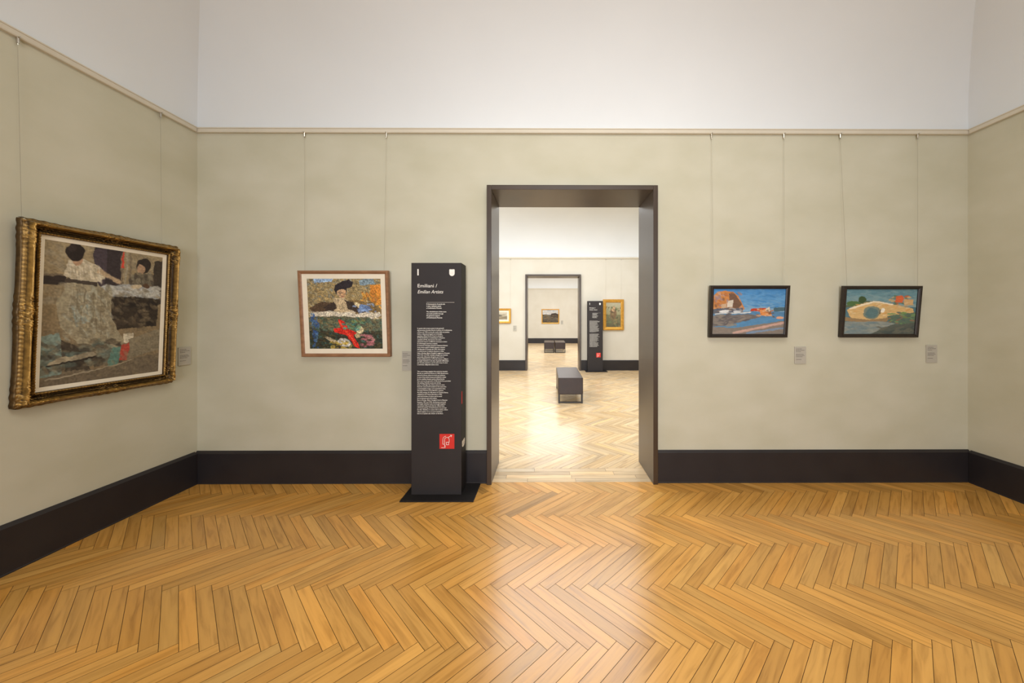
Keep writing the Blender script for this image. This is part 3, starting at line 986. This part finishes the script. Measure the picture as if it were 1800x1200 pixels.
yb2 = YW - 0.744 * math.sin(math.radians(4.2)) - 0.010
yb3 = YW - 0.45 * math.sin(math.radians(5.0)) - 0.010
back_hanger(535, 536, 478, yb2, 'thin steel wire from the rail to the far corner of the brown framed picture')
back_hanger(679, 675, 478, yb2, 'thin steel wire from the rail to the panel side of the brown framed picture')
back_hanger(1251, 1254, 504, yb3, 'thin steel wire holding the doorway side of the black framed seaside picture')
back_hanger(1378, 1379, 504, yb3, 'thin steel wire holding the outer side of the black framed seaside picture')
back_hanger(1477, 1489, 504, yb3, 'slightly slanting steel wire at the inner side of the bridge picture')
back_hanger(1613, 1613, 504, yb3, 'thin steel wire at the corner side of the bridge picture')
for px, which in ((31, 'nearer'), (282, 'farther')):
    tp = at_x(px, 72 if px < 100 else 204, XL + 0.020); tp.z = ZR0 - 0.004
    bt = Vector((XL + 0.03, tp.y, 0.940 + 1.06))
    if px < 100: bt.y = max(bt.y, FY0 + 0.03)
    hanger('thin steel wire from the side rail to the %s corner of the gilded frame' % which, tp, bt, 'steel hanging wires on the side wall', Vector((1, 0, 0)))
for px, what in ((897, 'thin wire above the small picture cut by the door jamb'), (1065, 'thin wire at the inner side of the gold framed upright picture'), (1092, 'thin wire at the outer side of the gold framed upright picture')):
    tp = at(px, 455, Y2B - 0.02); tp.z = ZR0 - 0.004
    zb = at(px, 543 if px < 1000 else 528, Y2B - 0.02).z
    hanger(what, tp, Vector((tp.x, Y2B - 0.012, zb)), 'wires in the next room')


# ------------------------------------------------------------------ lettering
def text_mesh(body, size, mat, name, parent, loc, spacing=1.0, shear=0.0, bold=0.0, align='LEFT', rot=(PI / 2, 0, 0), xscale=1.0, char=1.0):
    cu = bpy.data.curves.new('txt', 'FONT')
    cu.body = body
    cu.size = size
    cu.space_line = spacing
    cu.space_character = char
    cu.shear = shear
    cu.offset = bold
    cu.align_x = align
    cu.resolution_u = 2
    tmp = bpy.data.objects.new('txt', cu)
    C.objects.link(tmp)
    dg = bpy.context.evaluated_depsgraph_get()
    me = bpy.data.meshes.new_from_object(tmp.evaluated_get(dg))
    bpy.data.objects.remove(tmp)
    bpy.data.curves.remove(cu)
    me.name = name
    me.materials.clear()
    o = link_mesh(name, me, mat, parent)
    o.location = loc
    o.rotation_euler = rot
    o.scale = (xscale, 1, 1)
    return o


IT = """In questa sala trovano posto le tele giovanili
del parmense Amedeo Bocchi. Il pittore di Confindustria,
a Roma nel 1902 si avvia allo studio della sua poetica
intima e disposta ai legami con la famiglia,
sperduto, Alfred Strohl. Proprio nel parco
di Villa Strohl-Fern è ambientata la collezione
cantabria (1914), dove la luce che entra
attraverso il parco si diffonde sommessa e chiara
in un'immagine assorta e sospesa.
Il modenese Giuseppe Graziosi restituisce festoso
il suo vivace quadro di Ballo paesano, esposto
alla Biennale di Venezia del 1903, dove spicca
a conferma per il realismo dinamico e vitale.
Nato a Rovigo, Mario Cavaglieri soggiorna a Piacenza
tra il 1921 e il 1925. L'artista sviluppa una maniera
personale, influenzata dal gusto per la forma
di alta nobiltà francese. In Piccolo interno, raffigura
la moglie Giulietta in una sala, di grande raffinatezza
per l'arredo pittorico e per la veste ricca di colori
e sontuosa, raffigurata scena e luce."""

EN = """This room brings together five works by Amedeo
Bocchi, an artist from Parma. In 1902, Bocchi soon
moved to Rome, where he took up residence
in one of the studio houses provided for artists
by the wealthy Alsatian patron Alfred Strohl-
Fern, and set the grounds of Villa Strohl-Fern provided
the setting of family scenes also during
these. A soft light that shines seems to come
from the canvas itself transforms the scene into
a contemplative image, as if suspended in time.
Giuseppe Graziosi, from Modena, captures
the lively energy of a folk dance in Country Dance,
exhibited at the Venice Biennale in 1903,
with bold strokes of colour and is noted
for its dynamic and vivid realism.
Born in Rovigo, Mario Cavaglieri lived in Piacenza
between 1921 and 1925, developing a personal
and highly individual style, he brought together
movements influenced with the refined taste
of French painting. In Small Interior, he portrays
his wife, Giulietta, in a scene rich in colour, where
objects appear to us, as a pure symphony
lost in an opulent tale, shown on the floor."""

# ------------------------------------------------------------------ info panel
PF = 2.99                                # front face of the panel
PXL, PXR = -1.106, -0.699
PCX = (PXL + PXR) / 2
panel = tag(empty('info_panel', (PCX, PF, 0)), 'tall charcoal text panel with a red square, standing just left of the doorway', 'information panel', 'charcoal text panels')
PWD = PXR - PXL
S = PF / F
def lx(px): return (px - 962) * S - PCX
def lz(py): return CAMZ - (py - 558) * S
b = MB(); b.box(-PWD / 2, PWD / 2, 0, 0.165, 0.010, 1.895, 0.002)
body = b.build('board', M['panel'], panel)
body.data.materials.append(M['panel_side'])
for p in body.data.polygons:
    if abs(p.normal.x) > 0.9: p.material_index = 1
MB().box(-0.259, 0.322, -0.104, 0.205, 0.0, 0.010, 0.002).build('base_plate', M['panel_side'], panel)
EY = -0.0012
text_mesh('Emiliani /', 0.0400, M['white_print'], 'title_lettering', panel, (lx(734), EY, lz(505)), xscale=1.11)
text_mesh('Emilian Artists', 0.0385, M['white_print'], 'title_lettering', panel, (lx(734), EY, lz(515.5)), shear=0.28, xscale=0.93)
MB().box(lx(750), lx(799), EY - 0.0005, EY, lz(531.6), lz(531.0)).build('rule_line', M['grey_print'], panel)
text_mesh('Il rinnovamento di questa sala\nè stato realizzato grazie\na Confindustria Piacenza', 0.0125, M['white_print'], 'credit_lettering', panel, (lx(750), EY, lz(535.2)), spacing=1.30, bold=0.0003)
text_mesh('The refurbishment of this room\nwas made possible through\nthe generous support\nof Confindustria Piacenza', 0.0125, M['white_print'], 'credit_lettering', panel, (lx(750), EY, lz(548.6)), spacing=1.30, bold=0.0003)
text_mesh(IT, 0.0122, M['white_print'], 'body_lettering', panel, (lx(734), EY, lz(577.6)), spacing=1.275, bold=0.0002)
text_mesh(EN, 0.0122, M['white_print'], 'body_lettering', panel, (lx(734), EY, lz(653.3)), spacing=1.275, bold=0.0002)
# small bar mark and the lobed white emblem at the top
MB().box(lx(734.2), lx(736.4), EY - 0.0004, EY, lz(484), lz(473)).build('bar_mark', M['white_print'], panel)


def emblem(px0, px1, py0, py1, kx=1.0):
    b = MB()
    x0, x1, z1, z0 = lx(px0), lx(px1), lz(py0), lz(py1)
    cx, hw = (x0 + x1) / 2, (x1 - x0) / 2
    zc = z1 - (z1 - z0) * 0.58
    r = hw / 3
    for k in (-1, 0, 1):
        cxk = cx + k * 2 * r * 0.98
        b.poly([(cxk - r, EY, zc), (cxk + r, EY, zc)] + [(cxk + r * math.cos(a), EY, z1 - r * 1.1 + r * 1.1 * math.sin(a)) for a in [PI * i / 8 for i in range(9)]])
    b.poly([(cx + hw * math.cos(a), EY, zc - 0.0006 + (zc - z0) * math.sin(a)) for a in [PI + PI * i / 14 for i in range(15)]])
    return b


emblem(790, 799.5, 473, 485).build('emblem', M['white_print'], panel)
# red square with a white line drawing
sq = MB().box(lx(773), lx(799), EY - 0.0006, EY + 0.0004, lz(788), lz(762)).build('red_square', M['red_print'], panel)
ic = MB()
IYY = EY - 0.0012
def stroke(pts, w=0.0034):
    for (xa, ya), (xb, yb_) in zip(pts[:-1], pts[1:]):
        A_, B__ = Vector((lx(xa), IYY, lz(ya))), Vector((lx(xb), IYY, lz(yb_)))
        d = (B__ - A_).normalized(); n = Vector((-d.z, 0, d.x)) * w / 2; e = d * w * 0.4
        ic.poly([A_ - n - e, B__ - n + e, B__ + n + e, A_ + n - e])
arc = lambda cx, cy, r, a0, a1, n=9: [(cx + r * math.cos(a0 + (a1 - a0) * i / n), cy - r * math.sin(a0 + (a1 - a0) * i / n)) for i in range(n + 1)]
stroke(arc(786, 772, 4.0, PI, 0)); stroke([(790, 772), (790, 776.5), (784.5, 776.5)])
stroke([(782, 772), (782, 784)]); stroke(arc(785, 772, 6.2, PI, PI * 0.55)); stroke([(778.8, 772), (778.8, 780), (782, 780)])
stroke([(785, 776.5), (785, 781), (789, 781), (789, 776.5)]); stroke([(776.5, 786), (783, 786), (783, 782)])
stroke([(787.5, 768.5), (794, 764.6)]); stroke([(792, 764.2), (794.4, 764.5), (793.6, 767)])
ic.build('icon_lines', M['white_print'], sq, recalc=False)
# side face marks: red strip and white emblem
SX = PWD / 2 + 0.0006
MB().box(SX - 0.0003, SX + 0.0006, 0.006, 0.026, lz(710), lz(688)).build('red_strip', M['red_print'], panel)
sb = MB()
zc = lz(783)
for k in range(3):
    yk = 0.020 + 0.034 * k + 0.017
    sb.poly([(SX, yk - 0.017, zc), (SX, yk + 0.017, zc)] + [(SX, yk + 0.017 * math.cos(a), zc + 0.018 + 0.014 * math.sin(a)) for a in [PI * i / 8 for i in range(9)]])
sb.poly([(SX, 0.071 + 0.051 * math.cos(a), zc - 0.002 + 0.026 * math.sin(a)) for a in [PI + PI * i / 12 for i in range(13)]])
sb.build('emblem', M['white_print'], panel, recalc=False)

a = at(1033, 653, 9.84)
pn2 = copy_tree(panel)
pn2.location = (a.x + PWD / 2, 9.84, 0)
pn2['label'] = 'small looking charcoal text panel seen through the doorway, beside the gold framed picture'


# ------------------------------------------------------------------ picture labels
def placard(label, W, H, loc, rotz=0.0, group='printed picture labels'):
    r = tag(empty('picture_label', loc, (0, 0, rotz)), label, 'label', group)
    MB().box(-W / 2, W / 2, -0.008, 0, 0, H, 0.0015).build('plate', M['label'], r)
    yy = -0.0088
    for block in (((0.86, 0.55), (0.78, 0.80), (0.70, 0.45)), ((0.54, 0.70), (0.47, 0.78), (0.40, 0.62)), ((0.24, 0.50),)):
        t = MB()
        for zf, wf in block:
            z = H * zf
            x = -W / 2 + W * 0.10
            end = x + W * wf * 0.95
            while x < end:                       # short words set in a row
                wl = W * random.uniform(0.06, 0.15)
                t.poly([(x, yy, z), (min(x + wl, end), yy, z), (min(x + wl, end), yy, z + H * 0.022), (x, yy, z + H * 0.022)])
                x += wl + W * 0.025
        t.build('lettering', M['label_ink'], r, recalc=False)
    return r


def back_placard(label, x0, x1, y0, y1, Y, **k):
    a, b_ = at(x0, y1, Y), at(x1, y0, Y)
    return placard(label, b_.x - a.x, b_.z - a.z, ((a.x + b_.x) / 2, Y, a.z), **k)


back_placard('grey label plate between the brown framed picture and the text panel', 707, 724, 617, 651, YW - 0.001)
back_placard('grey label plate below and right of the seaside picture', 1396, 1416, 609, 639, YW - 0.001)
back_placard('grey label plate below and right of the bridge picture, nearest the corner', 1627, 1646, 606, 637, YW - 0.001)
pa = at_x(312, 643, XL); pb = at_x(334, 611, XL)
placard('grey label plate on the side wall beside the gilded frame', pb.y - pa.y, 0.152, (XL + 0.001, (pa.y + pb.y) / 2, pa.z), PI / 2)
back_placard('tiny label plate beside the picture cut by the door jamb', 902, 908, 572, 582, Y2B - 0.001, group='labels in the next rooms')
back_placard('tiny label plate beside the picture on the farthest wall', 986, 990, 563, 570, Y3B - 0.001, group='labels in the next rooms')


# ------------------------------------------------------------------ benches
def make_bench(loc, label):
    r = tag(empty('gallery_bench', loc), label, 'bench', 'leather gallery benches')
    w, L, z0, z1 = 0.423, 1.34, 0.150, 0.432
    MB().box(-w / 2, w / 2, 0.0, L, z0, z1, 0.012).build('seat', M['leather'], r)
    for x in (-w / 2 + 0.003, w / 2 - 0.033):
        for y in (0.01, L - 0.04):
            MB().box(x, x + 0.030, y, y + 0.030, 0.0, z0 + 0.006, 0.002).build('leg', M['black_metal'], r)
    for y in (0.01, L - 0.04):
        MB().box(-w / 2 + 0.033, w / 2 - 0.033, y + 0.004, y + 0.026, 0.006, 0.026).build('stretcher', M['black_metal'], r)
    return r


bx = at(1003, 709, 6.194)
bench = make_bench((bx.x, 6.194, 0), 'dark leather bench with metal legs standing in the next room')
bx = at(965.5, 620, 15.08)
b2 = copy_tree(bench); b2.location = (bx.x, 15.08, 0); b2['label'] = 'distant dark bench behind the second doorway, side with the wall painting of trees above its middle'
bx = at(984.8, 620, 15.08)
b3 = copy_tree(bench); b3.location = (bx.x, 15.08, 0)
b2['label'] = 'distant dark bench past the second doorway, the one on the left of the pair'
b3['label'] = 'distant dark bench past the second doorway, the one on the right of the pair'


# ------------------------------------------------------------------ light
def area(name, loc, rot, sx, sy, power, col=(1, 1, 1), spread=PI):
    l = bpy.data.lights.new(name, 'AREA')
    l.shape = 'RECTANGLE'; l.size = sx; l.size_y = sy; l.energy = power; l.color = col; l.spread = spread
    o = bpy.data.objects.new(name, l)
    C.objects.link(o)
    o.location = loc; o.rotation_euler = rot
    return o


area('added_top_lamp', (0.45, 0.8, 4.20), (0, 0, 0), 2.4, 1.7, 72, (1.0, 0.95, 0.88))  # added area lamp for overhead light; no skylight is built
area('added_rear_lamp', (0.3, YB + 0.15, 1.9), (math.radians(90), 0, 0), 2.4, 2.2, 92, (0.95, 0.98, 1.04), math.radians(105))  # added cool area lamp behind the camera; that wall has no window
area('added_top_lamp_far', (0.4, 6.8, 4.18), (0, 0, 0), 6.0, 3.6, 290, (0.94, 0.98, 1.04))  # added lamp to brighten the next gallery from above, source unseen
area('added_side_lamp_far', (R2X0 + 0.15, 6.8, 2.0), (0, math.radians(-90), 0), 2.4, 4.5, 90, (0.92, 0.98, 1.08))  # added side lamp for the next gallery, on a windowless wall
area('added_top_lamp_last', (0.4, 15.5, 4.18), (0, 0, 0), 6.0, 7.0, 520, (0.94, 0.98, 1.04))  # added overhead lamp lighting the last gallery, source unseen

w = bpy.data.worlds.new('World')
bpy.context.scene.world = w
w.use_nodes = True
w.node_tree.nodes['Background'].inputs['Color'].default_value = (0.9, 0.92, 1.0, 1)
w.node_tree.nodes['Background'].inputs['Strength'].default_value = 0.3

# ------------------------------------------------------------------ camera
cam = bpy.data.cameras.new('Camera')
co = bpy.data.objects.new('Camera', cam)
C.objects.link(co)
co.location = (0, 0, CAMZ)
co.rotation_euler = (PI / 2, 0, -YAW)
cam.sensor_width = 36.0
cam.sensor_fit = 'HORIZONTAL'
cam.lens = 36.0 * F / 1800.0
cam.shift_x = -(PX - 900) / 1800.0
cam.shift_y = -(600 - PY) / 1800.0
cam.clip_start = 0.05
cam.clip_end = 100
bpy.context.scene.camera = co
sc = bpy.context.scene
sc.view_settings.view_transform = 'Standard'
sc.view_settings.look = 'None'
sc.view_settings.exposure = 0.0
